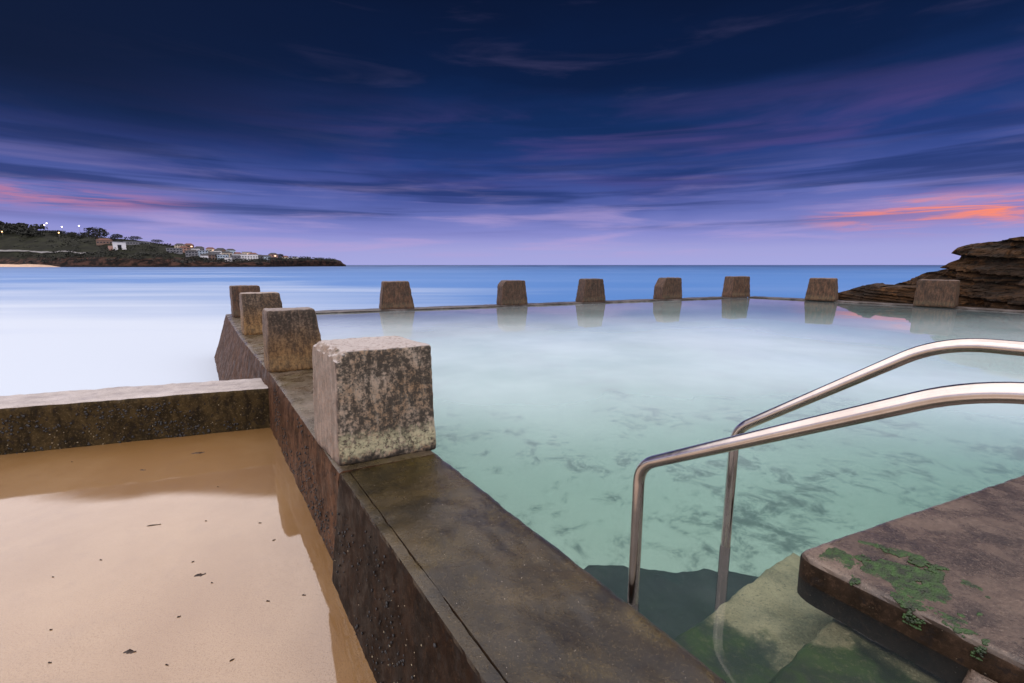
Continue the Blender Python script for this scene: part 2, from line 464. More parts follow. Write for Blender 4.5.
# layered brown rock
m, T = mat('layered_rock')
p = T.n('ShaderNodeTexCoord').outputs['Object']
tilt = T.n('ShaderNodeMapping', {'Vector': p, 'Rotation': (0.10, 0.12, 0), 'Scale': (.35, .35, 5.5)}).outputs[0]
lay = T.noise(tilt, 1.6, 7, 0.65, 0.5); fr_ = T.noise(p, 3.2, 8, 0.7); bgn = T.noise(p, 0.5, 4, 0.6)
col = T.mix(T.smooth(lay, 0.36, 0.62), (.006, .0035, .002), (.055, .026, .009))
col = T.mix(T.math('MULTIPLY', T.smooth(fr_, 0.52, 0.68), 0.55), col, (.150, .066, .020))
col = T.mix(T.math('MULTIPLY', T.smooth(bgn, 0.48, 0.62), 0.6), col, (.018, .013, .010))
finish(T, {'Base Color': col, 'Roughness': 0.85, 'Specular IOR Level': 0.25,
           'Normal': bump(T, T.math('ADD', lay, fr_), 1.0, 0.10)})
M_rock = m

# far headland: rock on the steep parts, dark grass on the rest
m, T = mat('headland')
p = T.n('ShaderNodeTexCoord').outputs['Object']
nz = T.n('ShaderNodeSeparateXYZ', {0: T.n('ShaderNodeNewGeometry').outputs['True Normal']}).outputs[2]
zc = T.n('ShaderNodeSeparateXYZ', {0: p}).outputs[2]
nn = T.noise(p, 0.06, 6, 0.7); nf = T.noise(T.scale(p, (1, 1, 2.5)), 0.09, 8, 0.75)
rk = T.mix(T.smooth(nf, 0.44, 0.60), (.005, .004, .004), (.050, .026, .020))
gr = T.mix(T.smooth(nn, 0.4, 0.62), (.004, .005, .003), (.012, .014, .007))
lowz = T.math('ADD', zc, T.math('MULTIPLY', T.math('SUBTRACT', nn, 0.5), 14.0))
col = T.mix(T.smooth(lowz, 13.0, 9.0), gr, rk)
col = T.mix(T.smooth(zc, 1.2, 0.2), col, (.012, .009, .009))
finish(T, {'Base Color': col, 'Roughness': 0.95, 'Specular IOR Level': 0.1})
M_land = m
M_leaf = simple('dark_foliage', (.006, .008, .005), 0.9, 0, 0.6, 0.6)
M_bark = simple('bark', (.05, .035, .025), 0.9)
M_beach = simple('beach_sand', (.42, .30, .22), 0.9, 0, 0.1, 0.1)
M_road = simple('pale_path', (.10, .10, .105), 0.8, 0, 0.4, 0.08)
M_snail = simple('dark_shell', (.010, .010, .012), 0.6, 0, 0.5, 30)
M_barn = simple('pale_shell', (.20, .165, .11), 0.7, 0, 0.3, 40)
M_scrap = simple('dark_weed', (.035, .016, .010), 0.4, 0, 0.5, 40)
M_moss = simple('green_algae', (.010, .034, .003), 0.5, 0, 0.8, 25)
M_polemetal = simple('pole_metal', (.12, .12, .13), 0.5)
M_lampwhite = simple('lamp_white', (1.0, .86, .70), 0.5, 0, 0, 1, 7.0)
M_lamporange = simple('lamp_orange', (1.0, .55, .22), 0.5, 0, 0, 1, 6.0)
M_winlit = simple('lit_window', (1.0, .62, .40), 0.5, 0, 0, 1, 2.0)
M_glass = simple('dark_window', (.015, .018, .024), 0.15)

# ------------------------------------------------------------------ the setting: sea, sand, pool basin
bm = bmesh.new()
for a, b in (((-60000, -60), (60000, 80000)),):
    bm.faces.new([bm.verts.new(c) for c in ((a[0], a[1], -1.2), (b[0], a[1], -1.2), (b[0], b[1], -1.2), (a[0], b[1], -1.2))])
tag(obj('sea', bm, M_sea, smooth=False), kind='structure')

CD = Vector((.947, .321, 0)); CN = Vector((-.321, .947, 0))         # low cross wall: along, across
cfront = lambda s: CD * s + CN * 6.86


def strip_grid(f, nu, nv):
    bm = bmesh.new(); g = [[bm.verts.new(f(i / nu, j / nv)) for j in range(nv + 1)] for i in range(nu + 1)]
    for i in range(nu):
        for j in range(nv):
            bm.faces.new((g[i][j], g[i + 1][j], g[i + 1][j + 1], g[i][j + 1]))
    return bm


def sand_pt(u, v):
    a = cfront(-28).lerp(cfront(-.6), u) + CN * 0.2
    b = Vector((-26, -9, 0)).lerp(N(.85, -10), u)
    p = a.lerp(b, v); p.z = -.75 + 0.0025 * fbm(p * 1.1, 3, 2)
    return p


tag(obj('sand', strip_grid(sand_pt, 120, 90), M_sand), kind='structure')
POOL = [N(1.30, -6), N(1.30, 15.6), Vector((10.95, 21.45, 0)), Vector((15.95, 15.4, 0)), Vector((18.4, 9.2, 0)), Vector((19.5, -9, 0))]
FLOOR_Z = -0.95
bm = bmesh.new(); bm.faces.new([bm.verts.new((p.x, p.y, FLOOR_Z)) for p in POOL])
tag(obj('pool_floor', bm, M_floor, smooth=False), kind='structure')
top = [bm_p.copy() for bm_p in POOL]
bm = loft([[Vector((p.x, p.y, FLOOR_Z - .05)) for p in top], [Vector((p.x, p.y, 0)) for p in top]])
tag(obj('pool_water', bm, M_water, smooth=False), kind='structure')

# ------------------------------------------------------------------ walls
def wall_loft(name, prof, w0, w1, step, m_, label, skew0=0.0, skew1=0.0, amp=0.006, fn=None, seed=1.0, cat='wall'):
    """prof: closed list of (n, z); swept along w; ends follow the skew of the blocks"""
    ring = resample([Vector((a, b, 0)) for a, b in prof], step)
    k = max(2, round((w1 - w0) / (step * 1.3)))
    secs = []
    for i in range(k + 1):
        t = i / k; row = []
        for q in ring:
            w = w0 + (w1 - w0) * t + (q.x - .71) * (skew0 * (1 - t) + skew1 * t)
            a, z = q.x, q.y
            if fn: a, z = fn(a, z, w)
            row.append(N(a, w, z))
        secs.append(row)
    bm = loft(secs); bmesh.ops.recalc_face_normals(bm, faces=bm.faces)
    roughen(bm, amp, 5.0, 5, seed); roughen(bm, amp * 0.5, 22.0, 3, seed + 2)
    o = obj(name, bm, m_)
    return tag(o, label, cat)


near_prof = [(.590, -.85), (.690, -.03), (.699, .038), (.706, .050), (.735, .053), (.763, .053), (.766, .046), (.769, .054), (1.385, .060), (1.408, .050),
             (1.415, .02), (1.43, -1.1), (.60, -1.1)]
wall_loft('pool_wall', near_prof, -5.0, 3.17, .028, M_wall,
          'broad wet dark brown wall top with shell-dotted side, in front of the nearest pale block', 0, -.15, .007)
far_prof = [(.655, -.85), (.690, -.02), (.702, .045), (.73, .058), (1.385, .060), (1.408, .050), (1.415, .02), (1.43, -1.25), (.62, -1.25)]


def far_fn(a, z, w):
    k = min(max((w - 6.6) / 4.0, 0), 1)
    if a < 1.0: a -= 0.09 * k
    if w > 6.9 and a < 1.0 and z < 0: a -= 0.32 * min(1, (w - 6.9) / 3) * (-z / 1.2)
    return a, z


wall_loft('pool_wall', far_prof, 3.18, 15.9, .045, M_wall2,
          'long wet brown wall joining the four blocks of the left row, behind the nearest block', -.15, -.1, .010, far_fn, 4.0)

# low cross wall towards the left
csec = resample([Vector(p) for p in ((0, -.85, 0), (0, -.225, 0), (.012, -.185, 0), (.04, -.172, 0), (.66, -.170, 0), (.70, -.185, 0), (.71, -.22, 0), (.74, -1.3, 0), (0.02, -1.3, 0))], .04)
secs = [[CD * s + CN * (6.86 + q.x) + Vector((0, 0, q.y)) for q in csec] for s in [-26 + 26.45 * (i / 500) for i in range(501)]]
bm = loft(secs); bmesh.ops.recalc_face_normals(bm, faces=bm.faces); roughen(bm, .012, 4.0, 5, 3); roughen(bm, .006, 20, 3, 5)
tag(obj('low_wall', bm, M_cross), 'low wall with pale top running left from the pool wall along the sand', 'wall')


def rim_wall(pts, inner_off, width, label, seed):
    """low overflow rim along a polyline; pts are its pool edge"""
    pts = [Vector(p) for p in pts]
    line = []
    for a, b in zip(pts, pts[1:]):
        k = max(2, int((b - a).length / .12)); line += [a.lerp(b, i / k) for i in range(k)]
    line.append(pts[-1]); secs = []
    for i, p in enumerate(line):
        t = (line[min(i + 1, len(line) - 1)] - line[max(i - 1, 0)]).normalized(); o_ = Vector((-t.y, t.x, 0))
        secs.append([p + o_ * a + Vector((0, 0, z)) for a, z in ((0, -.9), (0, .0), (0.005, .035), (.03, .048), (width * .5, .045), (width - .03, .04), (width, .02), (width + .25, -1.4), (0, -1.4))])
    bm = loft(secs); bmesh.ops.recalc_face_normals(bm, faces=bm.faces); roughen(bm, .012, 2.0, 5, seed); roughen(bm, .006, 9, 3, seed + 1)
    return tag(obj("overflow_wall", bm, M_rim), label, "wall")


rim_wall([(-7.6, 13.45, 0), (10.95, 21.2, 0)], 0, .75, 'thin low overflow rim along the far side of the pool facing the sea', 6)
rim_wall([(11.0, 21.25, 0), (13.35, 18.55, 0), (15.75, 15.3, 0), (17.6, 11.5, 0), (18.1, 6, 0), (18.1, -6, 0)], 0, .8,
         'low pool rim along the right side in front of the brown cliff', 8)

# ------------------------------------------------------------------ the row of blocks
SK = Vector((-.206, .978, 0))          # local depth axis of a block when its x axis follows the far rim


def block(loc, ang, size, taper, r, step, m_, label, amp=.006, chips=(), skew=None, seed=1.0, group='concrete blocks along the pool wall'):
    sx_, sy_, sz_ = size
    bm = grid_box(sx_, sy_, sz_, step); round_box(bm, size, r)
    for (cp, cn, wob) in chips:                       # broken corners
        cp, cn = Vector(cp), Vector(cn).normalized()
        for v in bm.verts:
            d = (v.co - cp).dot(cn)
            if d > 0: v.co -= cn * (d - 0.0) * .92 - cn * fbm(v.co * 18, 3, seed) * wob
    (tl, tr_, tf, tb) = taper
    for v in bm.verts:
        f = v.co.z / sz_; x, y = v.co.x, v.co.y
        x = tl * f + x * (sx_ - (tl + tr_) * f) / sx_; y = tf * f + y * (sy_ - (tf + tb) * f) / sy_
        v.co.x, v.co.y = x - sx_ / 2, y
        if skew is not None:
            v.co.x += skew.x * y; v.co.y = skew.y * y
    bmesh.ops.recalc_face_normals(bm, faces=bm.faces)
    roughen(bm, amp, 6, 5, seed); roughen(bm, amp * .5, 25, 3, seed + 3)
    o = obj('concrete_block', bm, m_, loc=loc); o.rotation_euler.z = ang
    return tag(o, label, 'block', group)


AM = math.atan2(.436, .9)
AF = math.atan2(.384, .923)
c = N(1.085, 3.21, .05)
block(c, AM, (.735, .66, .85), (.03, .012, .02, .02), .028, .0185, M_near,
      'largest nearest block with pale pitted top and broken corner, at the wet wall top', .006,
      chips=(((.06, .0, .80), (-.5, -.35, .75), .02), ((0.0, .30, .80), (-.65, .0, .75), .02)), skew=SK, seed=2)
c = N(1.05, 6.72, .05)
block(c, AM, (.74, .40, .86), (.035, .10, .03, .03), .05, .03, M_mid,
      'second block of the left row, brown stained with rounded upper corner, behind the nearest block', .009, skew=SK, seed=5)
c = N(1.10, 10.75, .05)
block(c, AM, (.80, .40, .88), (.02, .07, .02, .02), .04, .04, M_mid,
      'third block of the left row with thin pale top, before the corner block', .010, skew=SK, seed=7)
c = N(1.12, 14.75, .05)
block(c, AM, (.76, .45, .88), (.02, .04, .02, .02), .04, .05, M_far,
      'dark block at the far left pool corner, last of the left row', .010, skew=SK, seed=9)
FAR = [((-3.80, 15.16, .03), 1.13, .93, (.13, .16), (), 'leftmost block on the far rim, alone above the long gap, tapered on both sides'),
       ((.12, 16.70, .03), 1.05, .91, (.05, .10), (((.0, .0, .72), (-.72, 0, .7), .01),), 'far rim block with broken upper left corner and a blunt top, second from the left'),
       ((3.28, 18.05, .03), 1.08, .93, (.13, .13), (), 'evenly tapered block in the middle of the far rim'),
       ((6.90, 19.58, .03), 1.10, .93, (.03, .06), (((.0, .0, .55), (-.85, 0, .5), .01),), 'far rim block with large slanting cut on its upper left corner'),
       ((10.60, 21.08, .03), 1.16, .95, (.07, .07), (), 'block at the bend of the rim where far side and right side meet')]
for i, (loc, wd, ht, (tl, tr_), ch, lab) in enumerate(FAR):
    block(loc, AF, (wd, .62, ht), (tl, tr_, .05, .05), .04, .055, M_far, lab, .012, ch, None, 11 + i)
block((12.80, 18.98, .03), -.80, (1.12, .6, .93), (.12, .10, .04, .04), .05, .06, M_far,
      'wide squat block on the right rim beside the tip of the low brown rocks', .012, (), None, 21)
block((14.95, 16.15, .03), -.95, (1.12, .6, .95), (.02, .04, .03, .03), .05, .06, M_far,
      'square grey block on the right rim standing against the foot of the cliff', .012, (), None, 23)

# ------------------------------------------------------------------ platform and steps on the right
def poly_slab(pts, z0, z1, r, step, m_, name, parent=None, amp=.006, seed=1.0):
    """rounded slab from a polygon outline in (n, w)"""
    out = [N(*p) for p in pts]
    cen = sum(out, Vector()) / len(out)
    ring = resample(out, step)
    m_n = len(ring)

    def inset(d):
        res = []
        for i, p in enumerate(ring):
            t = (ring[(i + 1) % m_n] - ring[i - 1]).normalized(); nn_ = Vector((-t.y, t.x, 0))
            if nn_.dot(cen - p) < 0: nn_ = -nn_
            res.append(p + nn_ * d)
        return res
    prof = [(0, z0), (0, z0 * .5 + z1 * .5), (0, z1 - r)] + [(r - r * math.cos(a), z1 - r + r * math.sin(a)) for a in (R(25), R(50), R(72), R(90))]
    secs = [[Vector((p.x, p.y, z)) for p in inset(d)] for d, z in prof]
    bm = loft(secs)
    topz = z1
    xs = [p.x for p in ring]; ys = [p.y for p in ring]; g_ = step * 1.6 if len(ring) < 200 else .10
    for lo, hi_, ax in ((max(min(xs), -1), min(max(xs), 4.5), Vector((1, 0, 0))), (max(min(ys), .6), min(max(ys), 4), Vector((0, 1, 0)))):
        k = int((hi_ - lo) / g_)
        for q in range(1, k):
            topf = [f for f in bm.faces if min(v.co.z for v in f.verts) > topz - 1e-5]
            ge_ = set(topf)
            for f in topf: ge_.update(f.edges); ge_.update(f.verts)
            bmesh.ops.bisect_plane(bm, geom=list(ge_), plane_co=ax * (lo + q * g_), plane_no=ax, dist=1e-5)
    bmesh.ops.recalc_face_normals(bm, faces=bm.faces)
    roughen(bm, amp, 3.0, 5, seed); roughen(bm, amp * .5, 16, 3, seed + 1)
    return obj(name, bm, m_, parent)


def arc_corner(p, a, b, r, k=6):
    p, a, b = Vector((*p, 0)), Vector((*a, 0)), Vector((*b, 0))
    p1 = p + (a - p).normalized() * r; p2 = p + (b - p).normalized() * r
    return [tuple((p1 * (1 - t) ** 2 + p * 2 * t * (1 - t) + p2 * t * t)[:2]) for t in [i / k for i in range(k + 1)]]


corner = arc_corner((2.27, .90), (2.25, -2), (4.377, .44), .13)
plat = [(2.235, -2.2), (2.24, -1.2)] + corner + [(4.377, .44), (6.5, -.03), (6.5, -2.2)]
PL = tag(poly_slab(plat, -.10, .12, .035, .045, M_deck, 'concrete_platform', None, .007, 31),
         'reddish brown wet concrete platform with green algae at its rounded corner, right of the handrails', 'platform')
plat_in = [(3.0, -2.1), (3.0, .40), (4.3, .10), (6.4, -.4), (6.4, -2.1)]
poly_slab(plat_in, -.95, -.103, .01, .08, M_deck, 'base', PL, .004, 33)
steps = tag(empty('pool_steps', N(1.85, .5, -.9)), 'submerged concrete steps with green algae between the wall and the platform', 'steps')
inv = Matrix.Translation(-steps.location)
for (w0, w1, z, m_, s_) in ((.72, 1.17, -.30, M_step, 41), (.25, .715, -.13, M_step, 43), (-.9, .245, .035, M_deck, 45), (1.175, 1.62, -.52, M_stepdark, 47)):
    hi = 2.225 if z > 0 else 2.98
    pts = [(1.445, w0), (hi, w0), (hi, w1), (1.445, w1)]
    if w0 > .9: pts = [(1.445, w0), (2.98, w0), (2.75, 1.46), (2.10, 1.98), (1.445, 2.2)]
    o = poly_slab(pts, -.94, z, .03, .03, m_, 'step', steps, .012 if z > -.4 else .022, s_)
    o.data.transform(inv)

# ------------------------------------------------------------------ handrails
def handrail(nn_, ws, run, zt, label):
    base = N(nn_, ws, 0)
    def q(w, z): return N(nn_, w, z) - base
    path = [q(ws, -.6), q(ws, .655), q(ws - run, zt), q(ws - 1.85, zt + .02), q(ws - 1.85, .03)]
    pts = [Vector(p) for p in path]; out = [pts[0]]
    for a, b, c_, r in zip(pts, pts[1:], pts[2:], (.085, .13, .085)):
        d1 = (a - b).normalized(); d2 = (c_ - b).normalized(); p1 = b + d1 * r; p2 = b + d2 * r
        out += [p1 * (1 - t) ** 2 + b * 2 * t * (1 - t) + p2 * t * t for t in [i / 9 for i in range(10)]]
    out.append(pts[-1])
    root = empty('handrail', base)
    obj('rail', tube(out, .0248, 24), M_steel, root)
    fl = tube([q(ws, -.6), q(ws, -.02), q(ws, -.004)], [.0268, .0266, .0255], 20)
    obj('sleeve', fl, M_snail, root)
    return tag(root, label, 'handrail', 'handrails over the pool steps')


handrail(1.492, 1.205, .98, 1.222, 'nearer bent stainless steel handrail, rising from the inner edge of the wall top')
handrail(2.238, 1.205, .74, 1.222, 'farther bent stainless steel handrail, its post standing in open water beside the platform')

# ------------------------------------------------------------------ shells on the walls, algae, scraps
rnd = random.Random(5)


_t = bmesh.new(); bmesh.ops.create_icosphere(_t, subdivisions=1, radius=1)
ICO_V = [v.co.copy() for v in _t.verts]; ICO_F = [[v.index for v in f.verts] for f in _t.faces]; _t.free()


def add_ico(bm, mt):
    vs = [bm.verts.new(mt @ c_) for c_ in ICO_V]
    for f in ICO_F: bm.faces.new([vs[i] for i in f])


def scatter_shells(name, spots, m_, label_kind='stuff'):
    bm = bmesh.new()
    for (p, nrm, r) in spots:
        mt = Matrix.Translation(p) @ nrm.to_track_quat('Z', 'Y').to_matrix().to_4x4() @ Matrix.Rotation(rnd.uniform(0, 6.3), 4, 'Z') @ Matrix.Diagonal((r * rnd.uniform(.8, 1.2), r * rnd.uniform(.7, 1.0), r * rnd.uniform(.4, .7), 1))
        add_ico(bm, mt)
    return tag(obj(name, bm, m_), kind=label_kind)


def face_near(w, z):
    t = (z + .85) / .82; return N(.590 + .10 * t - .004, w, z)


def face_far(w, z):
    t = (z + .85) / .83; a = .655 + .035 * t - .003
    a, _ = far_fn(a, z, w); return N(a, w, z)


def cl(zlo, zhi, f, w0, w1, cnt, thr, seed, rlo, rhi, nrm):
    out = []
    tries = 0
    while len(out) < cnt and tries < 20000:
        tries += 1
        w = rnd.uniform(w0, w1); z = rnd.uniform(zlo, zhi)
        dens = fbm((w * 1.8, z * 2.6, 0), 3, seed) + .55 * ((zhi - z) / (zhi - zlo)) - .2
        if dens < thr + rnd.uniform(-.25, .25): continue
        out.append((f(w, z), nrm, rnd.uniform(rlo, rhi)))
    return out


NL = -NV
scatter_shells('shells', cl(-.74, .0, face_near, -.1, 3.12, 260, .20, 3, .004, .012, NL), M_snail)
scatter_shells('barnacles', cl(-.74, .0, face_near, -.1, 3.12, 60, .25, 9, .0025, .006, NL), M_barn)
scatter_shells('shells', cl(-.74, .03, face_far, 3.25, 6.4, 420, .06, 5, .005, .014, NL), M_snail)


def face_cross(s, z): return CD * s + CN * 6.858 + Vector((0, 0, z))


scatter_shells('shells', cl(-.75, -.25, face_cross, -5.5, -.5, 420, .22, 8, .008, .020, -CN), M_snail)
scatter_shells('barnacles', cl(-.75, -.3, face_cross, -5.5, -.5, 110, .2, 12, .004, .009, -CN), M_barn)

# algae tufts on the platform corner
bm = bmesh.new(); rnd2 = random.Random(11)
cnt = 0
for _ in range(60000):
    a = rnd2.uniform(2.24, 2.95); w = rnd2.uniform(.22, .80)
    # main patch, trailing spots towards the viewer
    f = fbm((a * 9, w * 9, 1.0), 6, 4)
    e = ((a - 2.47) / .15) ** 2 + ((w - .57 + (a - 2.47) * .3) / .17) ** 2
    e2 = ((a - 2.29) / .05) ** 2 + ((w - .30) / .30) ** 2
    ok = e < 1.05 + f * 2.2 or (e2 < 1.2 + f * 1.5 and f > .05) or (e < 3.2 and f > .42)
    if not ok: continue
    edge_d = a - 2.245
    z = .12 if edge_d > .05 else .07 + .05 * math.sqrt(max(0, 1 - (1 - edge_d / .05) ** 2))
    z += .007 * fbm(N(a, w) * 3.0, 5, 31) * 1.0
    r = rnd2.uniform(.0025, .007)
    p = N(a, w, z)
    mt = Matrix.Translation(p) @ Matrix.Rotation(rnd2.uniform(0, 6.3), 4, 'Z') @ Matrix.Diagonal((r * 1.2, r, r * .75, 1))
    add_ico(bm, mt)
    cnt += 1
    if cnt > 7500: break
tag(obj('algae', bm, M_moss), kind='stuff')


def scrap(x, y, L, wd, ang, label):
    bm = bmesh.new(); k = 9; vs = []
    for i in range(k + 1):
        t = i / k; hw = wd * math.sin(math.pi * min(.97, t + .05)) * rnd.uniform(.5, 1.2)
        yy = .35 * wd * math.sin(t * 5 + ang); z = .001 + .003 * abs(math.sin(t * 4))
        vs.append([bm.verts.new((L * (t - .5), yy - hw, .0)), bm.verts.new((L * (t - .5), yy, z + .004)), bm.verts.new((L * (t - .5), yy + hw, .0))])
    for a, b in zip(vs, vs[1:]):
        for j in range(2): bm.faces.new((a[j], a[j + 1], b[j + 1], b[j]))
    bmesh.ops.solidify(bm, geom=bm.faces[:], thickness=.002)
    o = obj('seaweed_scrap', bm, M_scrap, loc=(x, y, -.7505 + 0.0025 * fbm(Vector((x, y, 0)) * 1.1, 3, 2))); o.rotation_euler.z = ang
    return tag(o, label, 'seaweed', 'seaweed scraps on the wet sand')


def G(px, py, z):            # where a spot measured in the photo lies on the plane at height z
    x = (px - 512) / 455.; v = (py - 341.5) / 455.
    d = Vector((x, math.cos(PITCH) - v * math.sin(PITCH), -math.sin(PITCH) - v * math.cos(PITCH)))
    t = (z - CAM_Z) / d.z
    return d.x * t, d.y * t


FLECK = 'tiny dark fleck of seaweed lying alone on the wet sand'
for (px, py, L, wd, ang, lab) in (
        (198, 453, .17, .045, .5, 'largest dark seaweed scrap on the brown sand strip below the low wall'),
        (143, 470, .08, .018, .1, 'thin seaweed scrap on the brown sand strip, left of the larger scrap'),
        (154, 525, .13, .014, .35, 'long thin dark weed strand in the middle of the pale sand'),
        (200, 575, .09, .030, .6, 'ragged dark seaweed clump near the middle of the pale sand'),
        (130, 652, .085, .028, .3, 'dark leaf-shaped scrap at the lower edge of the sand'),
        (304, 595, .05, .016, .2, 'small dark scrap on pale sand close to the wall foot'),
        (268, 601, .05, .012, .1, FLECK), (179, 617, .04, .012, .8, FLECK), (193, 562, .035, .012, .9, FLECK), (212, 583, .03, .012, .2, FLECK),
        (101, 560, .04, .012, .1, FLECK), (260, 523, .05, .010, .2, FLECK), (206, 521, .03, .009, .4, FLECK), (274, 540, .05, .008, .9, FLECK),
        (53, 577, .03, .010, .3, FLECK), (232, 660, .05, .009, .9, FLECK), (167, 665, .04, .010, 0, FLECK), (50, 663, .04, .010, .2, FLECK), (72, 462, .04, .010, .1, FLECK),
        (51, 630, .03, .010, .5, FLECK), (218, 487, .04, .010, .2, FLECK)):
    x, y = G(px, py, -.75); kk = .8 if L > .075 else .5; scrap(x, y, L * kk, wd * kk, ang, lab)

# ------------------------------------------------------------------ brown rocks on the right
def interp(x, pts):
    if x <= pts[0][0]: return pts[0][1]
    for (a, fa), (b, fb) in zip(pts, pts[1:]):
        if x <= b: return fa + (fb - fa) * (x - a) / (b - a)
    return pts[-1][1]


def rock_mesh(line, heights, depth, step, lean, seed, strata=.16, amp=.22):
    """line: foot of the rock face; heights: (fraction along, top height)"""
    pts = [Vector((*p, 0)) for p in line]
    L = [0]
    for a, b in zip(pts, pts[1:]): L.append(L[-1] + (b - a).length)
    nu = int(L[-1] / step); secs = []
    for i in range(nu + 1):
        s = L[-1] * i / nu
        k = max(j for j in range(len(L)) if L[j] <= s + 1e-6); k = min(k, len(pts) - 2)
        p = pts[k].lerp(pts[k + 1], (s - L[k]) / (L[k + 1] - L[k]))
        t = (pts[k + 1] - pts[k]).normalized(); o_ = Vector((-t.y, t.x, 0))
        H = interp(i / nu, heights) * (1 + .05 * fbm((s * .9, 0, 0), 4, seed))
        row = []
        for j in range(71):
            f = j / 70
            z = -1.3 + (H + 1.3) * f
            lay_ = (z + .10 * s) / strata
            stp = (lay_ - math.floor(lay_)); ledge = .6 * noise.cell(Vector((math.floor(lay_) * 3.1, 0, seed))) + .4 * noise.cell(Vector((math.floor(lay_ * .5) * 1.7, math.floor(s * 1.1 + 3 * noise.cell(Vector((math.floor(lay_ * .5), 5, seed)))), seed)))
            back = lean * (z + 1.3) + (ledge - .5) * amp + .05 * stp + amp * .9 * fbm((s * .7, z * .9, 0), 5, seed) + amp * .35 * fbm((s * 3.5, z * 5, 2), 5, seed)
            row.append(p + o_ * back + Vector((0, 0, z)))
        last = row[-1]
        for j in range(1, 12):
            d = depth * (j / 11) ** 1.4
            row.append(last + o_ * d + Vector((0, 0, .10 * fbm((s * .8, d * .8, 0), 4, seed + 3) - .012 * d)))
        row.append(row[-1] + Vector((0, 0, -H - 1.5)))
        secs.append(row)
    return loft(secs, False, False)


# the big cliff: foot behind the right rim, running on past the frame
cl_line = [(18.2, 22.6), (17.3, 19.6), (16.75, 17.6), (17.4, 15.2), (18.9, 12.6), (19.9, 8.5), (20.6, 3), (21, -4)]
bm = rock_mesh(cl_line[::1], [(0, .4), (.07, .75), (.12, 1.2), (.165, 1.5), (.18, 2.2), (.22, 2.42), (.35, 2.5), (.6, 2.7), (1, 3.0)], 9, .06, .16, 3.0, .30, .30)
tag(obj('cliff', bm, M_rock, smooth=False), kind='structure')
ld_line = [(14.35, 21.2), (14.15, 20.2), (14.6, 19.0), (15.6, 18.0), (16.6, 17.2), (17.6, 16.2)]
bm = rock_mesh(ld_line, [(0, .12), (.14, .22), (.30, .62), (.40, .72), (.43, .56), (.6, .62), (.8, .80), (1, 1.0)], 2.6, .05, .25, 7.0, .12, .14)
tag(obj('rock_ledge', bm, M_rock, smooth=False), 'low layered brown rocks sloping down from the cliff behind the right rim', 'rocks')

# ------------------------------------------------------------------ far headland across the bay
def hdir(px): return (px - 512) / 455. / 1.0143           # x per unit of y at the horizon


SHORE = [(-260, 470), (-60, 590), (0, 640), (60, 600), (120, 580), (180, 590), (270, 660), (300, 830), (342, 980), (348, 1000)]
RIDGE = [(-260, 205), (-60, 214), (0, 227), (30, 229), (60, 234), (110, 238), (150, 242), (176, 246), (200, 251), (222, 254), (250, 257), (274, 258.5), (303, 258.6), (320, 259), (336, 259.4), (341, 261), (345, 266)]
BACK = [(-260, 170), (0, 190), (176, 150), (270, 110), (345, 70)]


def land(px, t):
    """surface of the headland: t = 0 at the waterline, 1 on the ridge"""
    D = interp(px, SHORE); B = interp(px, BACK)
    Y = D + B * t
    ZR = CAM_Z + (265.0 - interp(px, RIDGE)) / 455.0 * (D + B) / 1.0143 * 1.0
    ZR = max(ZR, -1.5)
    low = min(9.0, ZR * .62) if px < 170 or px > 270 else min(5.0, ZR * .5)
    nz_ = fbm((px * .05, t * 3, 0), 5, 5)
    if px < 62:                                   # beach: gentle foot
        low *= .35 + .65 * max(0, (px - 20) / 42)
        low = max(low, 1.2)
    if t < .05: z = -1.6 + (low + 1.6) * max(0, t / .05) ** .7
    elif t <= 1: z = low + (ZR - low) * ((t - .05) / .95) ** .85
    else: z = ZR - (t - 1) * 20
    if .01 < t <= 1: z += nz_ * 3.0 * min(1, t * 6) * (0.25 if t > .9 else 1)
    return Vector((hdir(px) * Y, Y, z))


secs = []
for i in range(240):
    px = -260 + 606 * i / 239
    secs.append([land(px, t) for t in [0, .01, .02, .035, .05, .07, .1, .14, .18, .24, .3, .36, .42, .5, .58, .66, .74, .82, .9, 1.0, 1.15, 1.6]])
tag(obj('headland', loft(secs, False, False), M_land), kind='structure')
bm = strip_grid(lambda u, v: land(-150 + 212 * u, -.02 + .085 * v * (1 - .8 * u ** 3)) + Vector((0, -1.5, .35)), 40, 4)
tag(obj('beach', bm, M_beach), kind='structure')
bm = strip_grid(lambda u, v: land(-60 + 152 * u, .215 + .03 * v + .03 * math.sin(u * 4)) + Vector((0, -.5, .9)), 50, 2)
tag(obj('path', bm, M_road), kind='structure')


def tree(px, t, H, Wd, label, seed, cat='tree'):
    rn = random.Random(seed); p = land(px, t)
    root = empty('spreading_tree', p)
    bm = tube([(0, 0, -1), (0.2, 0, H * .2), (.1, .1, H * .45)], [H * .05, H * .04, H * .025], 8)
    obj('trunk', bm, M_bark, root)
    bm = bmesh.new()
    for _ in range(900):
        a = rn.uniform(0, 6.283); u = rn.random() ** .4; el = rn.uniform(-.75, 1)
        lump = 1 + .22 * noise.noise(Vector((math.cos(a) * 2, math.sin(a) * 2, el * 2 + seed)))
        c_ = Vector((math.cos(a) * u * Wd * .5 * lump * math.sqrt(max(.05, 1 - max(0, el) ** 2 * .85)), math.sin(a) * u * Wd * .5 * lump, H * .56 + el * H * .42 * lump * (1 - .35 * u)))
        r = rn.uniform(.4, 1.0) * H * .055
        d1 = Vector((rn.gauss(0, 1), rn.gauss(0, 1), rn.gauss(0, 1))).normalized(); d2 = d1.orthogonal().normalized() * r; d1 = d1 * r
        bm.faces.new([bm.verts.new(c_ + q) for q in (d1, d2, -d1 * .9, -d2 * 1.1)])
    obj('crown', bm, M_leaf, root, smooth=False)
    return tag(root, label, cat, 'trees on the far headland')


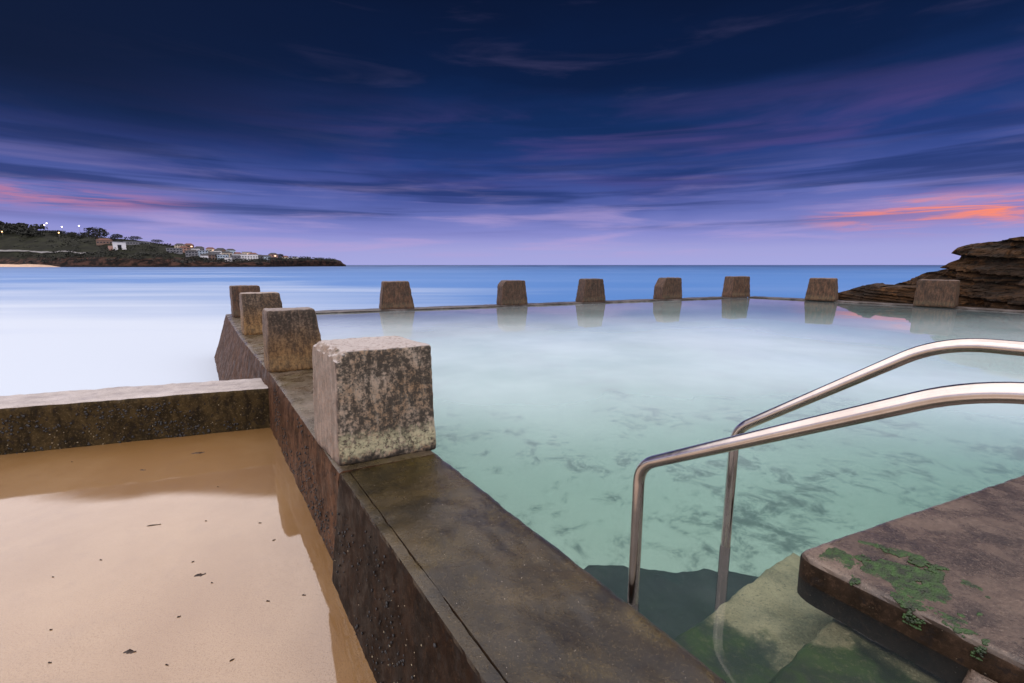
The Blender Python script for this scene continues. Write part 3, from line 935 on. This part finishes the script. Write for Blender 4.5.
tree(101, .78, 21, 27, 'big rounded dark tree standing alone on the ridge of the headland, right of the lamps', 1)
tree(121, .92, 10, 14, 'small dark tree on the ridge just right of the big rounded tree', 2)
tree(139, .95, 8, 16, 'low bushy tree on the descending ridge midway between the big tree and the houses', 3)
tree(160, .95, 7, 16, 'flat bushy tree on the ridge at the left end of the houses', 4)
tree(281, .8, 9, 12, 'lone bushy tree past the houses towards the tip of the headland', 5)
# wooded hill at the far left: one far-off mass
bm = bmesh.new(); rn = random.Random(3)
for k in range(260):
    px = rn.uniform(-230, 92); t = rn.uniform(.66, 1.0)
    if px > 46: t = rn.uniform(.8, 1.0)
    p = land(px, t); H = rn.uniform(9, 14) * (1 if px < 46 else .5)
    for _ in range(70):
        a = rn.uniform(0, 6.283); u = rn.random() ** .5; el = rn.uniform(-.5, 1)
        c_ = p + Vector((math.cos(a) * u * H * .8, math.sin(a) * u * H * .7, H * .45 + el * H * .45 * (1 - .4 * u)))
        r = rn.uniform(.5, 1.1) * H * .14
        d1 = Vector((rn.gauss(0, 1), rn.gauss(0, 1), rn.gauss(0, 1))).normalized(); d2 = d1.orthogonal().normalized() * r; d1 = d1 * r
        bm.faces.new([bm.verts.new(c_ + q) for q in (d1, d2, -d1 * .9, -d2 * 1.1)])
for k in range(520):                            # scrub over the slope and above the rocks
    px = rn.uniform(20, 335); t = rn.choice((rn.uniform(.03, .2), rn.uniform(.03, .2), rn.uniform(.28, .75), rn.uniform(.8, 1)))
    if 175 < px < 262 and t > .2 and rn.random() < .75: continue
    p = land(px, t); H = rn.uniform(2, 5)
    for _ in range(26):
        a = rn.uniform(0, 6.283); u = rn.random() ** .5
        c_ = p + Vector((math.cos(a) * u * H * 1.3, math.sin(a) * u * H * 1.3, rn.uniform(0, 1) * H * .8))
        r = rn.uniform(.5, 1.1) * H * .22
        d1 = Vector((rn.gauss(0, 1), rn.gauss(0, 1), rn.gauss(0, 1))).normalized(); d2 = d1.orthogonal().normalized() * r; d1 = d1 * r
        bm.faces.new([bm.verts.new(c_ + q) for q in (d1, d2, -d1 * .9, -d2 * 1.1)])
tag(obj('woods', bm, M_leaf, smooth=False), kind='stuff')

HCOL = {'white': (.55, .56, .60), 'cream': (.42, .37, .31), 'pale blue': (.32, .40, .50), 'grey': (.13, .135, .155), 'pink': (.30, .18, .15), 'brown': (.14, .09, .07)}
RCOL = {'red': (.09, .03, .02), 'dark': (.015, .015, .02), 'pale': (.18, .19, .22)}
HM = {k: simple('render_' + k.replace(' ', '_'), c_, .8, 0, .08, .2) for k, c_ in HCOL.items()}
RM = {k: simple('roof_' + k, c_, .8, 0, .2, .4) for k, c_ in RCOL.items()}


def house(px, t, w, d, h, wc, rc, flat, lit, label, name='house'):
    p = land(px, t)
    root = empty(name, p, math.atan2(-p.x, p.y) + rnd.uniform(-.25, .25))
    bm = grid_box(w, d, h + 4, 50)
    bmesh.ops.translate(bm, verts=bm.verts, vec=(-w / 2, -d / 2, -4))
    obj('wall', bm, HM[wc], root, smooth=False)
    bm = bmesh.new()
    if flat:
        bm2 = grid_box(w + .8, d + .8, .5, 50); bm.free(); bm = bm2
        bmesh.ops.translate(bm, verts=bm.verts, vec=(-w / 2 - .4, -d / 2 - .4, h + .02))
    else:
        a, b, rh = w / 2 + .5, d / 2 + .5, min(w, d) * .28
        v = [bm.verts.new(c_) for c_ in ((-a, -b, h + .02), (a, -b, h + .02), (a, b, h + .02), (-a, b, h + .02), (-a * .5, 0, h + rh), (a * .5, 0, h + rh))]
        for f in ((0, 1, 5, 4), (1, 2, 5), (2, 3, 4, 5), (3, 0, 4), (3, 2, 1, 0)): bm.faces.new([v[i] for i in f])
    obj('roof', bm, RM[rc], root, smooth=False)
    nfl = max(1, int(h // 3)); nc = max(2, int(w // 3.2))
    for fl in range(nfl):
        for c_ in range(nc):
            bm = grid_box(w / nc * .55, .16, 1.5, 50)
            bmesh.ops.translate(bm, verts=bm.verts, vec=(-w / 2 + w / nc * (c_ + .22), -d / 2 - .1, fl * 3 + .9))
            obj('window', bm, M_winlit if (lit and (fl + c_) % 3 == 0) else M_glass, root, smooth=False)
    return tag(root, label, 'house', 'houses on the far headland')


HS = [  # px, t, w, d, h, wall, roof, flat, lit, label
    (176, .42, 18, 10, 6, 'grey', 'pale', True, False, 'long low grey house at the left end of the hillside houses'),
    (182, .80, 13, 9, 6, 'cream', 'dark', False, False, 'cream house with dark roof high on the left end of the ridge'),
    (186, .55, 11, 9, 6, 'pink', 'red', False, False, 'small pink house below the cream ridge house'),
    (191, .92, 12, 9, 7, 'brown', 'red', False, True, 'brown house with red roof on the skyline above the pink house'),
    (193, .30, 14, 9, 6, 'grey', 'dark', False, False, 'grey house with dark roof low on the slope at the left'),
    (197, .66, 11, 9, 7, 'white', 'pale', True, False, 'white flat-roofed house in the upper middle of the slope'),
    (201, .90, 13, 9, 7, 'grey', 'dark', False, False, 'grey gabled house on the skyline right of the brown house'),
    (203, .38, 14, 9, 9, 'pale blue', 'pale', True, False, 'tall pale blue block of flats low on the slope'),
    (207, .62, 12, 9, 6, 'pale blue', 'dark', False, False, 'pale blue house with dark roof above the tall blue flats'),
    (210, .24, 12, 9, 6, 'brown', 'dark', False, False, 'brown house close above the rocks below the blue flats'),
    (212, .85, 12, 9, 7, 'cream', 'red', False, True, 'cream house with red roof and lit window on the ridge'),
    (215, .46, 13, 9, 8, 'grey', 'pale', True, False, 'square grey flats in the middle of the slope'),
    (219, .70, 11, 9, 7, 'white', 'dark', False, False, 'white house with dark roof right of the red-roofed cream house'),
    (222, .90, 14, 10, 7, 'brown', 'dark', False, False, 'wide brown house on the skyline near the middle of the village'),
    (224, .28, 13, 9, 7, 'pale blue', 'pale', True, False, 'low pale blue house just left of the brightest white block'),
    (228, .55, 12, 9, 7, 'cream', 'dark', False, False, 'cream house with dark roof behind the brightest white block'),
    (232, .80, 13, 9, 8, 'pale blue', 'dark', False, False, 'pale blue gabled house on the ridge past the brown skyline house'),
    (236, .30, 12, 9, 7, 'grey', 'pale', True, False, 'grey flat-roofed house between the low blue house and the white block'),
    (239, .60, 11, 9, 7, 'white', 'red', False, False, 'white house with red roof above the white block'),
    (246, .34, 32, 12, 8, 'white', 'pale', True, False, 'long bright white block near the water, widest of the houses'),
    (248, .82, 13, 10, 8, 'cream', 'dark', True, True, 'cream flat-roofed block with lit windows on the right end of the ridge'),
    (254, .62, 12, 9, 8, 'pink', 'red', False, True, 'pink red-roofed house with lit windows right of the white block'),
    (260, .45, 11, 9, 6, 'grey', 'dark', False, False, 'small grey house at the right end of the village'),
    (274, .55, 12, 9, 7, 'pink', 'dark', False, True, 'single pink house with lit windows standing apart towards the tip'),
    (264, .60, 9, 8, 5, 'white', 'dark', False, False, 'tiny white cottage just right of the village on the thinning point'),
    (268, .35, 9, 8, 5, 'pale blue', 'dark', False, False, 'tiny blue cottage low on the point below the single pink house'),
    (286, .55, 9, 8, 5, 'cream', 'red', False, False, 'tiny cream cottage right of the lone bushy tree on the point'),
    (296, .5, 9, 8, 4.5, 'white', 'dark', True, False, 'last tiny white hut before the bare tip of the headland'),
    (205, .20, 9, 8, 5, 'white', 'dark', False, False, 'small white boathouse right above the shore rocks below the tall blue flats'),
    (229, .18, 9, 8, 5, 'white', 'pale', True, False, 'small white hut above the shore rocks left of the long white block'),
    (108, .60, 18, 9, 5, 'brown', 'red', False, False, 'low brown house with red roof at the foot of the big rounded tree'),
    (140, .72, 30, 6, 3.2, 'grey', 'pale', True, False, 'long low grey shed on the grass slope right of the white pavilion'),
]
for a in HS: house(*a)

# white pavilion with a dark doorway
p = land(122, .36); root = empty('pavilion', p, math.atan2(-p.x, p.y))
bm = bmesh.new()
for (x0, x1, z0, z1) in ((-7, -2, -2, 9), (2.2, 7, -2, 9), (-1.99, 2.19, 5.6, 9)):
    b2 = grid_box(x1 - x0, 8, z1 - z0, 50); bmesh.ops.translate(b2, verts=b2.verts, vec=(x0, -4, z0))
    me = bpy.data.meshes.new('tmp'); b2.to_mesh(me); b2.free(); bm.from_mesh(me); bpy.data.meshes.remove(me)
obj('wall', bm, HM['white'], root, smooth=False)
bm = grid_box(15, 9, .7, 50); bmesh.ops.translate(bm, verts=bm.verts, vec=(-7.5, -4.5, 9.02)); obj('roof', bm, RM['pale'], root, smooth=False)
bm = grid_box(4, .3, 7.5, 50); bmesh.ops.translate(bm, verts=bm.verts, vec=(-1.9, 1.0, -2)); obj('door', bm, M_glass, root, smooth=False)
bm = grid_box(5, 7, 6, 50); bmesh.ops.translate(bm, verts=bm.verts, vec=(-12.05, -3, -2)); obj('annexe', bm, HM['pink'], root, smooth=False)
tag(root, 'white pavilion with dark opening standing alone on the grass above the rocks', 'building')


def lamp(px, t, H, m_, label):
    p = land(px, t); root = empty('street_lamp', p)
    obj('pole', tube([(0, 0, -1), (0, 0, H)], .16, 8), M_polemetal, root)
    bm = bmesh.new(); bmesh.ops.create_uvsphere(bm, u_segments=12, v_segments=8, radius=.75, matrix=Matrix.Translation((0, -.3, H + .6)))
    obj('lamp_head', bm, m_, root)
    return tag(root, label, 'street lamp', 'lit lamps on the far headland')


lamp(8, .62, 8, M_lamporange, 'orange lit lamp at the far left below the wooded hill')
lamp(64, .66, 9, M_lamporange, 'orange lit lamp on the grass slope between wooded hill and big tree')
lamp(51, .93, 12, M_lampwhite, 'lower of the two close white lamps on the ridge beside the wooded hill')
lamp(53.5, .95, 15, M_lampwhite, 'higher of the two close white lamps on the ridge beside the wooded hill')
lamp(68, .95, 12, M_lampwhite, 'white lit lamp on the ridge midway from the wooded hill to the big tree')
lamp(85, .95, 16, M_lampwhite, 'tall white lamp on the ridge just left of the big rounded tree')
